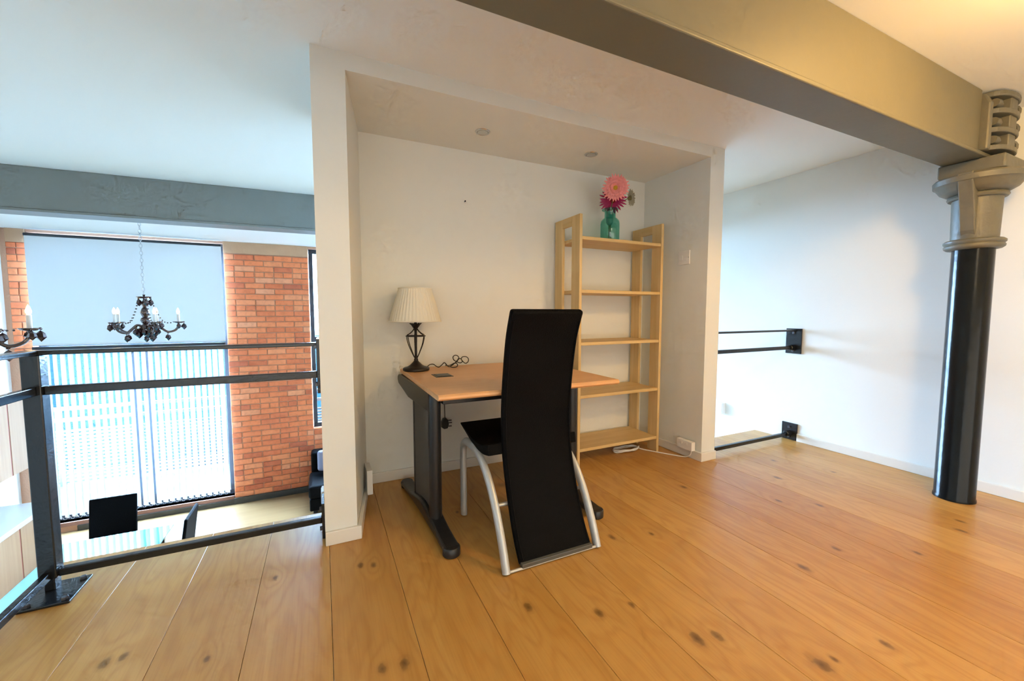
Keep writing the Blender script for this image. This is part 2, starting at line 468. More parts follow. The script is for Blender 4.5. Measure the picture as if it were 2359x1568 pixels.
# --- mezzanine floor: slab + single pine boards
fl = struct('floor', MB().prism([(SX, YB), (XR, YB), (XR, SY), (2.55, SY), (2.55, 2.69), (-.015, 2.69), (-.015, SY), (SX, SY)], 'z', -.26, -.024),
            plain('mezzanine_slab_paint', (0.72, 0.72, 0.72), 0.6, bump=0.05, bscale=30), 'wide knotty pine floorboards of the mezzanine')
def plank_mesh(w, l):
    mb = MB(); g, c, t = 0.0007, 0.0006, 0.022
    prof = [(-w / 2 + g, -t), (w / 2 - g, -t), (w / 2 - g, -c), (w / 2 - g - c, 0), (-w / 2 + g + c, 0), (-w / 2 + g, -c)]
    return mb.prism(prof, 'y', 0, l)
shared = {}
edges = [SX] + [e for e in [-.75 + .25 * i for i in range(0, 18)] if e < XR - .05] + [XR]
def lay_plank(x0, x1, y0, y1):
    key = (round(x1 - x0, 3), round(y1 - y0, 3))
    c = ((x0 + x1) / 2, y0, 0)
    if key not in shared:
        mb = plank_mesh(*key); mb.v = [(p[0] + c[0], p[1] + c[1], p[2]) for p in mb.v]
        shared[key] = obj('plank', mb, M_PINE, fl, origin=c)
    else:
        place_copy(shared[key], fl, c, 'plank')
for i in range(len(edges) - 1):
    a, b_ = edges[i], edges[i + 1]
    in_alcove = a > -.02 and b_ < 2.56
    yend = 2.575 if in_alcove else SY
    cut = [.35, -.6, -1.1, -.15][i % 4]
    lay_plank(a, b_, YB, cut); lay_plank(a, b_, cut, yend)

# --- hall shell
struct('ceiling', MB().box(XL - .1, XR + .1, YB - .1, YW + .3, H, H + .12), M_CEIL, 'white plastered ceiling over mezzanine and hall')
struct('floor_lower', MB().box(XL - .1, XR + .1, YB - .1, YW + .3, ZL - .1, ZL), M_LAMINATE, 'pale laminate floor of the room below')
struct('wall_left', MB().box(XL - .1, XL, YB - .1, YW + .3, ZL, H), M_WALL, 'white side wall of the lower hall beyond the kitchen units')
struct('wall_right', MB().box(XR, XR + .1, YB - .1, YW + .3, ZL, H), M_WALL, 'tall white side wall behind the cast-iron column')
struct('wall_rear', MB().box(XL - .1, XR + .1, YB - .1, YB, ZL, H), M_WALL)

# --- alcove box
struct('wall_alcove_left', MB().prism([(-.015, 1.962), (.122, 1.962), (.222, 2.575), (.222, 2.69), (-.015, 2.69)], 'z', 0, H), M_WALL, 'white left pier and side wall of the desk alcove')
struct('wall_alcove_right', MB().prism([(2.418, 1.962), (2.553, 1.962), (2.553, 2.69), (2.412, 2.69), (2.412, 2.575)], 'z', 0, H), M_WALL, 'white right pier and side wall of the desk alcove')
struct('wall_alcove_back', MB().box(.215, 2.415, 2.575, 2.69, 0, H), M_WALL, 'white back wall of the alcove behind the desk')
struct('ceiling_alcove', MB().prism([(.122, 1.962), (2.418, 1.962), (2.412, 2.575), (.222, 2.575)], 'z', 2.112, H), M_WALL, 'lowered white ceiling of the desk alcove')

# --- baseboards
BT, BH = .016, .064
def base_poly(name, outline, label):
    return struct(name, MB().prism(outline, 'z', 0.0, BH), M_TRIM, label, bevel=.004, bseg=2)
base_poly('baseboard_pier_left', [(-.015, 1.962), (-.015, 1.946), (.140, 1.946), (.2355, 2.559), (.2195, 2.559), (.122, 1.962)], 'cream skirting round the left pier of the alcove')
base_poly('baseboard_alcove', [(.2355, 2.575), (.2355, 2.559), (2.396, 2.559), (2.396, 2.575)], 'cream skirting along the back wall under the desk')
base_poly('baseboard_pier_right', [(2.553, 1.962), (2.553, 1.946), (2.402, 1.946), (2.396, 2.559), (2.412, 2.559), (2.418, 1.962)], 'cream skirting round the right pier beside the bookcase')
base_poly('baseboard_right', [(XR - BT, YB), (XR, YB), (XR, 1.94), (XR - BT, 1.94)], 'cream skirting along the tall wall behind the column')

# --- window wall with single bricks
WT = .26
W1 = (-3.60, -1.39, -1.96, 2.15)      # x0, x1, z0, z1 big glazed opening
W2 = (-.19, 3.40, -.98, 2.15)
mb = MB()
mb.box(XL, W1[0], YW + .012, YW + WT, ZL, H)
mb.box(W1[1], W2[0], YW + .012, YW + WT, ZL, H)
mb.box(W2[1], XR, YW + .012, YW + WT, ZL, H)
mb.box(W1[0], W1[1], YW + .012, YW + WT, ZL, W1[2])
mb.box(W2[0], W2[1], YW + .012, YW + WT, ZL, W2[2])
mb.box(W1[0], W1[1], YW + .012, YW + WT, W1[3], H)
mb.box(W2[0], W2[1], YW + .012, YW + WT, W2[3], H)
ww = struct('wall_window', mb, M_MORTAR, 'brick window wall of the lower hall with tall glazing')
CH = 4.0 / 44
bshared = {}
def brick(x0, x1, z0, z1):
    w = round(x1 - x0, 3); hh = round(z1 - z0, 3)
    c = ((x0 + x1) / 2, YW + .004 * random.random(), (z0 + z1) / 2)
    if (w, hh) not in bshared:
        mb = MB().box(c[0] - w / 2, c[0] + w / 2, c[1] - .004, c[1] + .05, c[2] - hh / 2, c[2] + hh / 2)
        bshared[(w, hh)] = obj('brick', mb, M_BRICK, ww, origin=c, bevel=.005, bseg=1)
        md = bshared[(w, hh)].modifiers
    else:
        o = place_copy(bshared[(w, hh)], ww, c, 'brick')
        m2 = o.modifiers.new('bevel', 'BEVEL'); m2.width = .005; m2.segments = 1
def lay_bricks(xa, xb, za, zb, full=.262, phase=0):
    J = .011; z = za; r = phase
    while z < zb - .02:
        z1 = min(z + CH - J, zb)
        head = (r % 6 == 4)
        L_ = full / 2 - J / 2 if head else full
        x = xa; first = True
        while x < xb - .015:
            l = L_
            if first and r % 2: l = L_ * .5 if not head else L_ * .62
            l = round(l + 0, 3)
            x1 = min(x + l, xb)
            if xb - x1 < .05: x1 = xb
            brick(round(x, 3), round(x1, 3), z, z1)
            x = x1 + J; first = False
        z += CH; r += 1
lay_bricks(W1[1] + .004, W2[0] - .004, -2.0, 2.0)
lay_bricks(XL + .06, W1[0] - .004, .48, 2.0, .18, 1)
lay_bricks(W2[0] + .008, W2[0] + .56, -2.0, W2[2], .262, 1)
obj('pad_stone', MB().box(W1[1], W2[0], YW - .012, YW + .06, 2.004, H), M_STONE, ww, bevel=.006)
obj('pad_stone', MB().box(XL + .06, W1[0], YW - .012, YW + .06, 2.004, H), M_STONE, ww, bevel=.006)
struct('trim_1', MB().box(W1[1] - .01, W2[0] + .6, YW - .03, YW, ZL, -2.0), M_SKIRT, 'dark skirting board under the brick pier', bevel=.004)
struct('trim_2', MB().box(XL + .55, W1[1] - .012, YW - .022, YW + .01, ZL, -2.02), M_SKIRT, 'dark skirting board under the big window', bevel=.004)
struct('trim_3', MB().box(W1[0] + .003, W1[1] - .003, YW - .006, YW + .14, -2.018, W1[2]), M_SILL, 'reddish brown sill below the big window')

# --- windows
def window(name, W, mull, transoms, label):
    x0, x1, z0, z1 = W; ya, yb = YW + .10, YW + .17
    g = struct(name, MB().box(x0 + .004, x1 - .004, ya, yb, z0 + .002, z0 + .075), M_FRAME, label, bevel=.004)
    obj('frame_head', MB().box(x0 + .004, x1 - .004, ya, yb, z1 - .07, z1 - .002), M_FRAME, g, bevel=.004)
    for (a, b_) in ((x0 + .004, x0 + .07), (x1 - .07, x1 - .004)):
        obj('frame_jamb', MB().box(a, b_, ya, yb, z0 + .075, z1 - .07), M_FRAME, g, bevel=.004)
    for (a, b_) in mull:
        obj('mullion', MB().box(a, b_, ya, yb, z0 + .075, z1 - .07), M_FRAME, g, bevel=.004)
    cuts = [x0 + .07] + [v for m_ in mull for v in m_] + [x1 - .07]
    zs = [z0 + .075] + [v for t in transoms for v in t] + [z1 - .07]
    for k in range(0, len(cuts), 2):
        for t in transoms:
            obj('transom', MB().box(cuts[k], cuts[k + 1], ya + .005, yb - .005, t[0], t[1]), M_FRAME, g, bevel=.003)
        for q in range(0, len(zs), 2):
            obj('pane', MB().box(cuts[k], cuts[k + 1], ya + .03, ya + .036, zs[q], zs[q + 1]), M_GLASS, g)
    return g
window('window_1', W1, [(-2.62, -2.545), (-2.475, -2.40)], [(.55, .66)], 'tall dark-framed window with glazed doors behind the vertical blind')
window('window_2', W2, [(.66, .74), (1.56, 1.64), (2.46, 2.54)], [(.55, .63)], 'dark-framed window just past the brick pier, mostly hidden by the alcove')

# --- balcony outside the glazed doors
struct('ground_balcony', MB().box(-4.6, 4.2, YW + WT, 10.4, ZL - .2, -1.98), M_DECK, 'dark balcony deck outside the window')
struct('ground_outside', MB().box(-60, 60, 10.6, 120, -5.2, -5.0), plain('teal_canal_water', (0.004, 0.010, 0.014), 0.9, bump=0.3, bscale=2, spec=0.0), 'dark teal ground far below the balcony')
br = thing('balcony_railing', (-2.4, 9.6, -1.98), 'slatted balcony railing glimpsed through the vertical blind', 'railing')
for z in (-.62, -.82):
    obj('rail', MB().box(-4.5, 0.2, 9.58, 9.63, z - .03, z + .03), M_RAILOUT, br)
for i in range(15):
    z = -1.02 - i * .065
    obj('slat', MB().box(-4.5, 0.2, 9.59, 9.61, z - .018, z + .018), M_RAILOUT, br)
for x in (-4.2, -3.0, -1.8, -.6):
    obj('post', MB().box(x - .03, x + .03, 9.56, 9.65, -1.98, -.59), M_RAILOUT, br)

# ================================================================== THINGS: structure steel
bm_ = thing('steel_beam', (1.3, .975, 1.865), 'deep grey beam crossing overhead to the cast-iron column', 'beam')
obj('web', MB().box(-3.84, 3.062, .900, 1.050, 1.885, H - .001), M_BEAM2, bm_, bevel=.004)
obj('bottom_flange', MB().box(-3.84, 3.40, .890, 1.060, 1.865, 1.885), M_BEAM2, bm_, bevel=.006, bseg=3)
b2 = thing('ceiling_beam', (-1.0, 4.5, 1.845), 'long grey beam across the hall ceiling in front of the chandelier', 'beam')
obj('web', MB().prism([(XL + .002, 4.56), (XR - .002, 4.22), (XR - .002, 4.40), (XL + .002, 4.74)], 'z', 1.862, H - .001), M_BEAM, b2, bevel=.004)
obj('bottom_flange', MB().prism([(XL + .002, 4.548), (XR - .002, 4.208), (XR - .002, 4.412), (XL + .002, 4.752)], 'z', 1.842, 1.862), M_BEAM, b2, bevel=.005, bseg=3)

CX, CY = 3.25, .945
colm = thing('cast_iron_column', (CX, CY, 0), 'round column with gloss black shaft and grey moulded capital', 'column')
obj('shaft', MB().lathe([(.0875, 0.0), (.087, .012), (.0835, .02), (.082, 1.408)], 48, (CX, CY, 0)), M_SHAFT, colm, smooth=40)
obj('necking_ring', MB().lathe([(.086, 1.402), (.104, 1.404), (.114, 1.412), (.116, 1.422), (.111, 1.430), (.118, 1.438), (.118, 1.448), (.108, 1.456), (.092, 1.458)], 48, (CX, CY, 0)), M_CAST, colm, smooth=50)
obj('neck', MB().lathe([(.091, 1.456), (.092, 1.50), (.096, 1.68), (.096, 1.69)], 48, (CX, CY, 0)), M_CAST, colm, smooth=40)
obj('capital', MB().lathe([(.095, 1.672), (.110, 1.674), (.116, 1.684), (.112, 1.694), (.104, 1.698), (.122, 1.704), (.146, 1.720), (.160, 1.742), (.166, 1.752), (.174, 1.756), (.176, 1.782), (.168, 1.792), (.14, 1.796)], 48, (CX, CY, 0)), M_CAST, colm, smooth=35)
obj('abacus', MB().box(CX - .125, XR - .004, CY - .125, CY + .125, 1.794, 1.864), M_CAST, colm, bevel=.008, bseg=3)
obj('gusset', MB().prism([(CX - .085, 1.47), (CX - .085, 1.795), (CX - .176, 1.795), (CX - .168, 1.752), (CX - .125, 1.62), (CX - .1, 1.50)], 'y', CY - .03, CY + .03), M_CAST, colm, bevel=.005)
bc = thing('beam_connector', (3.25, .945, 1.886), 'scalloped cast-iron joint bolted between beam end and wall above the column', 'connector')
ZC = 1.886
obj('end_flange', MB().prism([(.868, ZC), (1.082, ZC), (1.082, H - .004), (.920, H - .004), (.885, H - .03), (.868, H - .07)], 'x', 3.064, 3.102), M_CAST, bc, bevel=.008)
obj('core', MB().box(3.102, 3.40, .920, 1.04, ZC, H - .004), M_CAST, bc, bevel=.01)
for z in (1.888, 1.975, 2.068, 2.152):
    pts = [(3.103, 1.03)] + [(3.103 + .285 * (.5 - .5 * math.cos(PI * t / 12)), .905 - .080 * math.sin(PI * t / 12) ** .7) for t in range(13)] + [(3.388, 1.03)]
    obj('rib', MB().prism(pts, 'z', z, z + .026), M_CAST, bc, bevel=.006)
for z in (1.926, 2.016, 2.108):
    obj('packing_block', MB().box(3.215, 3.300, .838, .93, z - .014, z + .054), M_CAST, bc, bevel=.006)
    obj('bolt', MB().lathe([(.020, -.03), (.023, 0), (.018, .03)], 12, (3.155, .875, z + .016), (1, 0, 0)), M_CAST, bc, smooth=40)
    obj('lug', MB().lathe([(.036, -.014), (.042, 0), (.036, .016)], 14, (3.375, .885, z + .016), (1, 0, 0)), M_CAST, bc, smooth=40)
obj('wall_stub', MB().box(3.40, XR - .002, .90, 1.05, ZC, H - .004), M_CAST, bc, bevel=.006)

# ================================================================== railings
RY = 2.08
def bolts(parent, pts, axis, r=.011):
    for p in pts:
        obj('bolt', MB().lathe([(r, 0), (r, .007), (r * .8, .010)], 6, p, axis), M_BOLT, parent)
rl = thing('corner_railing', (-.965, RY, 0), 'black steel railing with base-plated post at the corner of the void', 'railing')
obj('post', MB().box(-.990, -.938, RY - .026, RY + .026, .055, .905), M_STEEL, rl, bevel=.004)
obj('post_stub', MB().box(-.976, -.946, RY - .022, RY + .022, .010, .056), M_STEEL, rl, bevel=.003)
bp = obj('base_plate', MB().box(-1.005, -.865, RY - .125, RY + .045, 0.0005, .011), M_STEEL, rl, bevel=.003)
bolts(bp, [(-.985, RY - .105, .011), (-.885, RY - .105, .011), (-.885, RY + .022, .011)], (0, 0, 1))
obj('handrail', MB().box(-.995, -.028, RY - .026, RY + .026, .905, .921), M_STEEL, rl, bevel=.003)
obj('handrail', MB().box(-.990, -.940, -1.0, RY - .0265, .905, .921), M_STEEL, rl, bevel=.003)
obj('middle_rail', MB().box(-.938, -.028, RY - .012, RY + .012, .755, .787), M_STEEL, rl, bevel=.003)
obj('middle_rail', MB().box(-.976, -.952, -1.0, RY - .0265, .755, .787), M_STEEL, rl, bevel=.003)
obj('bottom_rail', MB().box(-.938, -.028, RY - .014, RY + .014, .055, .084), M_STEEL, rl, bevel=.003)
obj('bottom_rail', MB().box(-.976, -.952, -1.0, RY - .0265, .055, .084), M_STEEL, rl, bevel=.003)
for (z0, z1) in ((.69, .94), (-.0, .17)):
    wp = obj('wall_plate', MB().box(-.028, -.0155, RY - .06, RY + .06, z0 + .001, z1), M_STEEL, rl, bevel=.002)
    bolts(wp, [(-.028, RY - .03, z0 + .04), (-.028, RY - .03, z1 - .035)], (-1, 0, 0))

RR = 2.0
r2 = thing('gap_railing', (3.0, RR, 0), 'black steel railing bridging the gap between alcove and tall wall', 'railing')
obj('handrail', MB().box(2.566, 3.507, RR - .026, RR + .026, .906, .920), M_STEEL, r2, bevel=.003)
obj('middle_rail', MB().box(2.566, 3.507, RR - .012, RR + .012, .758, .786), M_STEEL, r2, bevel=.003)
obj('bottom_rail', MB().box(2.566, 3.507, RR - .012, RR + .012, .036, .064), M_STEEL, r2, bevel=.003)
for (z0, z1, za) in ((.722, .928, .768), (.002, .142, .052)):
    wp = obj('wall_plate', MB().box(3.507, 3.5195, RR - .06, RR + .06, z0, z1), M_STEEL, r2, bevel=.002)
    bolts(wp, [(3.507, RR, z0 + (.028 if z0 > .1 else .026)), (3.507, RR, z1 - .035)], (-1, 0, 0), .012)
    wp2 = obj('wall_plate', MB().box(2.5535, 2.566, RR - .03, RR + .06, z0, z1), M_STEEL, r2, bevel=.002)
    obj('rail_socket', MB().lathe([(.024, 0), (.024, .045), (.019, .05)], 14, (3.5065, RR, za + .004), (-1, 0, 0)), M_STEEL, r2, smooth=40)

# ================================================================== desk
DX0, DX1, DY0, DY1, DZ = .430, 1.388, 1.630, 2.545, .713
dk = thing('office_desk', ((DX0 + DX1) / 2, 2.05, 0), 'small beech-topped office desk on black T-foot legs', 'desk')
top = MB().prism([(DY0 + .012, DZ - .026), (DY0, DZ - .018), (DY0, DZ - .008), (DY0 + .010, DZ), (DY1 - .004, DZ), (DY1, DZ - .004), (DY1, DZ - .022), (DY1 - .004, DZ - .026)], 'x', DX0, DX1)
obj('desktop', top, M_BEECH, dk, bevel=.003)
pt_ = obj('cable_port', MB().prism([(.543, 2.098), (.640, 2.098), (.640, 2.215), (.543, 2.215)], 'z', DZ - .005, DZ + .002), M_BLACK, dk, bevel=.002)
obj('flap', MB().box(.556, .627, 2.112, 2.200, DZ + .002, DZ + .004), M_BLACK, pt_)
obj('front_bar', MB().box(.505, 1.215, 1.835, 1.875, DZ - .088, DZ - .027), M_BLACK, dk, bevel=.003)
obj('rear_bar', MB().box(.480, 1.20, 2.24, 2.28, DZ - .072, DZ - .027), M_BLACK, dk, bevel=.003)
M_PERF = plain('dark_grey_perforated_steel', (0.10, 0.098, 0.095), 0.55, bump=0.5, bscale=400)
def turn(mb, piv, ang):
    c, n = math.cos(ang), math.sin(ang)
    mb.v = [(piv[0] + (p[0] - piv[0]) * c - (p[1] - piv[1]) * n, piv[1] + (p[0] - piv[0]) * n + (p[1] - piv[1]) * c, p[2]) for p in mb.v]
    return mb
for x in (.484, 1.262):
    T = lambda m: turn(m, (x, 1.636), .055)
    obj('support_arm', T(MB().prism([(1.86, DZ - .027), (2.49, DZ - .027), (2.512, DZ - .040), (2.514, DZ - .062), (2.49, DZ - .082), (2.26, DZ - .125), (1.86, DZ - .125)], 'x', x - .028, x + .028)), M_BLACK, dk, bevel=.004)
    obj('front_post', T(MB().lathe([(.031, .03), (.031, DZ - .12), (.031, DZ - .028)], 24, (x, 1.868, 0))), M_BLACK, dk, smooth=40)
    obj('rear_post', T(MB().box(x - .014, x + .014, 2.19, 2.215, .03, DZ - .12)), M_BLACK, dk, bevel=.004)
    obj('side_panel', T(MB().box(x - .011, x + .011, 1.89, 2.195, .06, DZ - .12)), M_PERF, dk, bevel=.002)
    ft = []
    for t in range(21):
        u = t / 20; y = 1.625 + .825 * u
        ft.append((y, .040 + .060 * math.exp(-((y - 2.0) / .20) ** 2)))
    pts = [(1.625, .012)] + ft + [(2.45, .012)] + [(2.45 - .825 * t / 12, .012 + .018 * math.sin(PI * t / 12)) for t in range(1, 12)]
    foot = obj('foot', T(MB().prism(pts, 'x', x - .037, x + .037)), M_BLACK, dk, bevel=.012, bseg=3)
    for (y, r) in ((1.648, .039), (2.43, .036)):
        obj('foot_cap', T(MB().lathe([(r - .004, 0.0), (r, .004), (r, .036), (r - .004, .041)], 20, (x, y, 0))), M_BLACK, foot, smooth=40)

# ================================================================== chair
ch = thing('high_back_chair', (.87, 1.68, 0), 'black leather high-back chair with silver curved side frames', 'chair')
prof = smooth_path([(0, 1.497, 1.066), (0, 1.548, .93), (0, 1.585, .725), (0, 1.598, .56), (0, 1.585, .43), (0, 1.543, .28), (0, 1.478, .12), (0, 1.418, .022)], 6)
def sheet(path, x0, x1, th0, th1, sgn=1):
    """padded slab along a (y, z) path: closed outline pulled across x"""
    n = len(path); A = []; B = []
    for i, p in enumerate(path):
        t = (path[min(i + 1, n - 1)] - path[max(i - 1, 0)]).normalized()
        nrm = Vector((0, -t.z, t.y)) * sgn
        h_ = th0 + (th1 - th0) * i / (n - 1)
        A.append((p.y, p.z)); B.append((p.y + nrm.y * h_, p.z + nrm.z * h_))
    return MB().prism(A + B[::-1], 'x', x0, x1)
obj('backrest', sheet(prof, .708, 1.066, .034, .028), M_LEATHER, ch, bevel=.013, bseg=4, smooth=50)
# raised welt along the edges of the rear face
for xx in (.722, 1.052):
    w = [(xx, p.y - .0015, p.z) for p in prof[2:-1]]
    obj('piping', MB().tube(w, .0035, 6), M_LEATHER, ch, smooth=60)
seat_path = smooth_path([(0, 1.60, .432), (0, 1.68, .418), (0, 1.79, .424), (0, 1.90, .452), (0, 1.995, .478)], 6)
obj('seat', sheet(seat_path, .640, 1.100, .050, .008, 1), M_LEATHER, ch, bevel=.008, bseg=3, smooth=50)
for s, x in ((-1, .645), (1, 1.096)):
    side = smooth_path([(x, 1.960, .004), (x, 1.962, .20), (x, 1.962, .325), (x, 1.948, .380), (x, 1.900, .408), (x, 1.82, .412), (x, 1.72, .392), (x, 1.625, .335), (x, 1.540, .240), (x, 1.470, .120), (x, 1.420, .004)], 6)
    obj('side_frame', MB().tube(side, .0165, 14, flat=1.35, up=(1, 0, 0)), M_SILVER, ch, smooth=60)
for (y, z, r) in ((1.416, .010, .006), (1.562, .222, .008), (1.80, .396, .010)):
    obj('crossbar', MB().tube([(.648, y, z), (1.093, y, z)], r, 10), M_SILVER, ch, smooth=60)
obj('bottom_clamp', MB().box(.712, 1.062, 1.408, 1.448, .012, .030), plain('grey_clamp_strip', (0.10, 0.10, 0.09), 0.5, bump=0.1, bscale=80), ch, bevel=.003)

# ================================================================== bookcase
bk = thing('ladder_bookcase', (1.92, 2.4, 0), 'tall pale pine open bookcase with five shelves in the alcove corner', 'bookcase')
KY0, KY1 = 2.243, 2.553
def upright(x0, x1):
    for (a, b_) in ((KY0, KY0 + .096), (KY1 - .096, KY1)):
        obj('upright', MB().box(x0, x1, a, b_, 0.0, 1.71), M_BIRCH_Z, bk, bevel=.003)
    obj('top_rail', MB().box(x0 + .001, x1 - .001, KY0 + .096, KY1 - .096, 1.648, 1.71), M_BIRCH_Y, bk, bevel=.002)
    obj('bottom_rail', MB().box(x0 + .001, x1 - .001, KY0 + .096, KY1 - .096, .04, .085), M_BIRCH_Y, bk, bevel=.002)
upright(1.552, 1.574); upright(2.274, 2.296)
for z in (.122, .494, .858, 1.212, 1.566):
    obj('shelf', MB().box(1.5745, 2.2735, KY0 + .003, KY1 - .004, z - .022, z), M_BIRCH_X, bk, bevel=.003)

# --- teal glass bottle vase on top shelf
VX, VY, VZ = 1.900, 2.37, 1.5665
mv = thin_glass('teal_glass', (0.60, 0.87, 0.83), 0.07)
vs = thing('glass_vase', (VX, VY, VZ), 'teal glass bottle vase on the top shelf of the bookcase', 'vase')
obj('bottle', MB().lathe([(.0, .0), (.064, .0), (.068, .006), (.068, .130), (.064, .150), (.050, .166), (.040, .172), (.039, .216), (.042, .222), (.058, .226), (.059, .232), (.056, .235), (.038, .233), (.035, .214), (.036, .172), (.046, .162), (.060, .146), (.064, .130), (.064, .010), (.0, .008)], 40, (VX, VY, VZ)), mv, vs, smooth=50)
mw, nt, b = new_mat('clear_water_gel')
b.inputs['Base Color'].default_value = (0.08, 0.34, 0.33, 1); b.inputs['Roughness'].default_value = 0.3
obj('inner_tube', MB().lathe([(.0, .118), (.014, .122), (.024, .138), (.026, .160), (.024, .185), (.024, .215)], 20, (VX - .004, VY, VZ)), mw, vs, smooth=60)

M_STEM = plain('green_stem', (0.10, 0.16, 0.05), 0.6, bump=0.1, bscale=60)
M_PINK = plain('pink_petals', (0.86, 0.30, 0.29), 0.6, bump=0.1, bscale=90, var=0.12, vscale=30)
M_MAGENTA = plain('magenta_petals', (0.36, 0.004, 0.085), 0.6, bump=0.1, bscale=90, var=0.15, vscale=30)
M_WHITEPETAL = plain('cream_petals', (0.62, 0.58, 0.42), 0.6, bump=0.1, bscale=90)
M_YELLOW = plain('yellow_flower_heart', (0.60, 0.36, 0.03), 0.7, bump=0.6, bscale=220)
M_DARKRED = plain('dark_red_flower_heart', (0.22, 0.002, 0.006), 0.7, bump=0.6, bscale=220)
M_SEPAL = plain('olive_sepal', (0.20, 0.17, 0.07), 0.7, bump=0.2, bscale=90)
def flower(name, label, head, face, R, petal_mat, heart_mat, path, rows, rh, pw, lift, sepal_r=.012):
    face = Vector(face).normalized()
    t = thing(name, path[0], label, 'flower', 'cut flowers in the teal vase')
    rot = Vector((0, 0, 1)).rotation_difference(face).to_matrix(); c = Vector(head)
    mb = MB()
    for (n, r0, r1, zl, ph) in rows:
        for k in range(n):
            a = 2 * PI * (k + ph) / n + random.uniform(-.05, .05)
            rr = r1 * random.uniform(.93, 1.05); zz = zl + random.uniform(-.003, .003)
            d = Vector((math.cos(a), math.sin(a), 0)); s = Vector((-math.sin(a), math.cos(a), 0))
            st = [(r0, .35 * pw, 0), (r0 + .35 * (rr - r0), pw, zz * .5), (r0 + .75 * (rr - r0), pw * .95, zz), (rr, pw * .25, zz + lift)]
            top_ = []; bot = []
            for (q, w_, z_) in st:
                for sg in (-1, 1):
                    p = d * q + s * (sg * w_) + Vector((0, 0, z_))
                    top_.append(c + rot @ p); bot.append(c + rot @ (p - Vector((0, 0, .0012))))
            fs = []
            for i in range(3):
                a0, a1, b0, b1 = 2 * i, 2 * i + 1, 2 * i + 2, 2 * i + 3
                fs += [(a0, b0, b1, a1), (a0 + 8, a1 + 8, b1 + 8, b0 + 8), (a0, a0 + 8, b0 + 8, b0), (a1, b1, b1 + 8, a1 + 8)]
            fs += [(0, 1, 9, 8), (6, 14, 15, 7)]
            mb.add(top_ + bot, fs)
    obj('petals', mb, petal_mat, t)
    obj('heart', MB().lathe([(rh, -.002), (rh, .004), (rh * .8, .008), (rh * .4, .010), (0, .0105)], 16, c, face), heart_mat, t, smooth=60)
    obj('sepal', MB().lathe([(.003, -sepal_r * 1.5), (sepal_r * .8, -sepal_r * .8), (sepal_r, -.001)], 12, c, face), M_SEPAL, t, smooth=60)
    pth = smooth_path(path + [tuple(c - face * sepal_r * 1.3)], 6)
    obj('stem', MB().tube(pth, .0028, 8), M_STEM, t, smooth=60)
toward = Vector((-VX, -VY, -.55)).normalized()
vb = lambda dx, dz, dy=0: (VX + dx, VY + dy, VZ + dz)
flower('pink_gerbera', 'pink gerbera with yellow heart at the top of the bunch', vb(-.026, .358, -.085), (-.6, -.78, -.10), .092, M_PINK, M_YELLOW,
       [vb(.008, .03), vb(.006, .22), vb(.002, .30, -.03)], [(26, .012, .094, .006, 0), (24, .012, .082, .012, .5), (20, .010, .060, .018, .2), (16, .008, .040, .020, .4)], .018, .0085, -.004)
flower('magenta_gerbera', 'magenta gerbera with dark red heart just above the vase rim', vb(.014, .300, -.012), (-.6, -.78, -.30), .094, M_MAGENTA, M_DARKRED,
       [vb(-.012, .03), vb(-.008, .215), vb(.008, .26, .0)], [(24, .012, .098, .004, 0), (22, .012, .088, .012, .5), (16, .010, .055, .018, .2)], .026, .0065, .003)
flower('cream_daisy', 'cream daisy seen from behind, leaning out to the right of the bunch', vb(.170, .330, -.02), (.93, -.30, .22), .06, M_WHITEPETAL, M_YELLOW,
       [vb(.002, .04, .01), vb(.010, .22, 0), vb(.07, .275, -.01)], [(20, .010, .062, .004, 0), (18, .010, .054, .008, .5)], .014, .0075, .0, .018)

# ================================================================== table lamp
LX, LY, LZ = .503, 2.415, DZ
lp = thing('table_lamp', (LX, LY, LZ), 'table lamp with cream pleated shade and dark wire-cage stem', 'lamp')
obj('base', MB().lathe([(.0, .0), (.074, .0), (.078, .004), (.078, .013), (.074, .018), (.052, .024), (.036, .034), (.024, .046), (.016, .054), (.013, .06)], 32, (LX, LY, LZ)), M_BRONZE, lp, smooth=40)
obj('stem', MB().lathe([(.010, .055), (.013, .065), (.009, .075), (.0075, .10), (.0075, .235), (.010, .242), (.006, .262), (.009, .30)], 16, (LX, LY, LZ)), M_BRONZE, lp, smooth=50)
cagez = .207
obj('cage_ring', MB().tube([(LX + .056 * math.cos(a * PI / 16), LY + .056 * math.sin(a * PI / 16), LZ + cagez) for a in range(32)], .0030, 8, closed=True), M_BRONZE, lp, smooth=60)
for k in range(6):
    a = 2 * PI * k / 6 + .2; cx, cy_ = math.cos(a), math.sin(a)
    pr = smooth_path([(LX + r * cx, LY + r * cy_, LZ + z) for (r, z) in ((.010, .078), (.028, .115), (.047, .160), (.056, cagez), (.038, .222), (.020, .237), (.010, .252))], 4)
    obj('cage_wire', MB().tube(pr, .0027, 6), M_BRONZE, lp, smooth=60)
cup = MB()
for k in range(8):
    a0 = 2 * PI * k / 8; d = Vector((math.cos(a0), math.sin(a0), 0)); s = Vector((-math.sin(a0), math.cos(a0), 0)); c = Vector((LX, LY, LZ))
    rowp = [(.008, .006, .250), (.016, .011, .262), (.024, .011, .272), (.037, .003, .282)]
    o_, i_ = [], []
    for (r, w_, z) in rowp:
        for sg in (-1, 1):
            o_.append(c + d * r + s * sg * w_ + Vector((0, 0, z))); i_.append(c + d * (r - .002) + s * sg * w_ + Vector((0, 0, z + .002)))
    fs = []
    for i in range(3):
        a_, b1, c_, d_ = 2 * i, 2 * i + 1, 2 * i + 2, 2 * i + 3
        fs += [(a_, b1, d_, c_), (a_ + 8, c_ + 8, d_ + 8, b1 + 8), (a_, c_, c_ + 8, a_ + 8), (b1, b1 + 8, d_ + 8, d_)]
    cup.add(o_ + i_, fs)
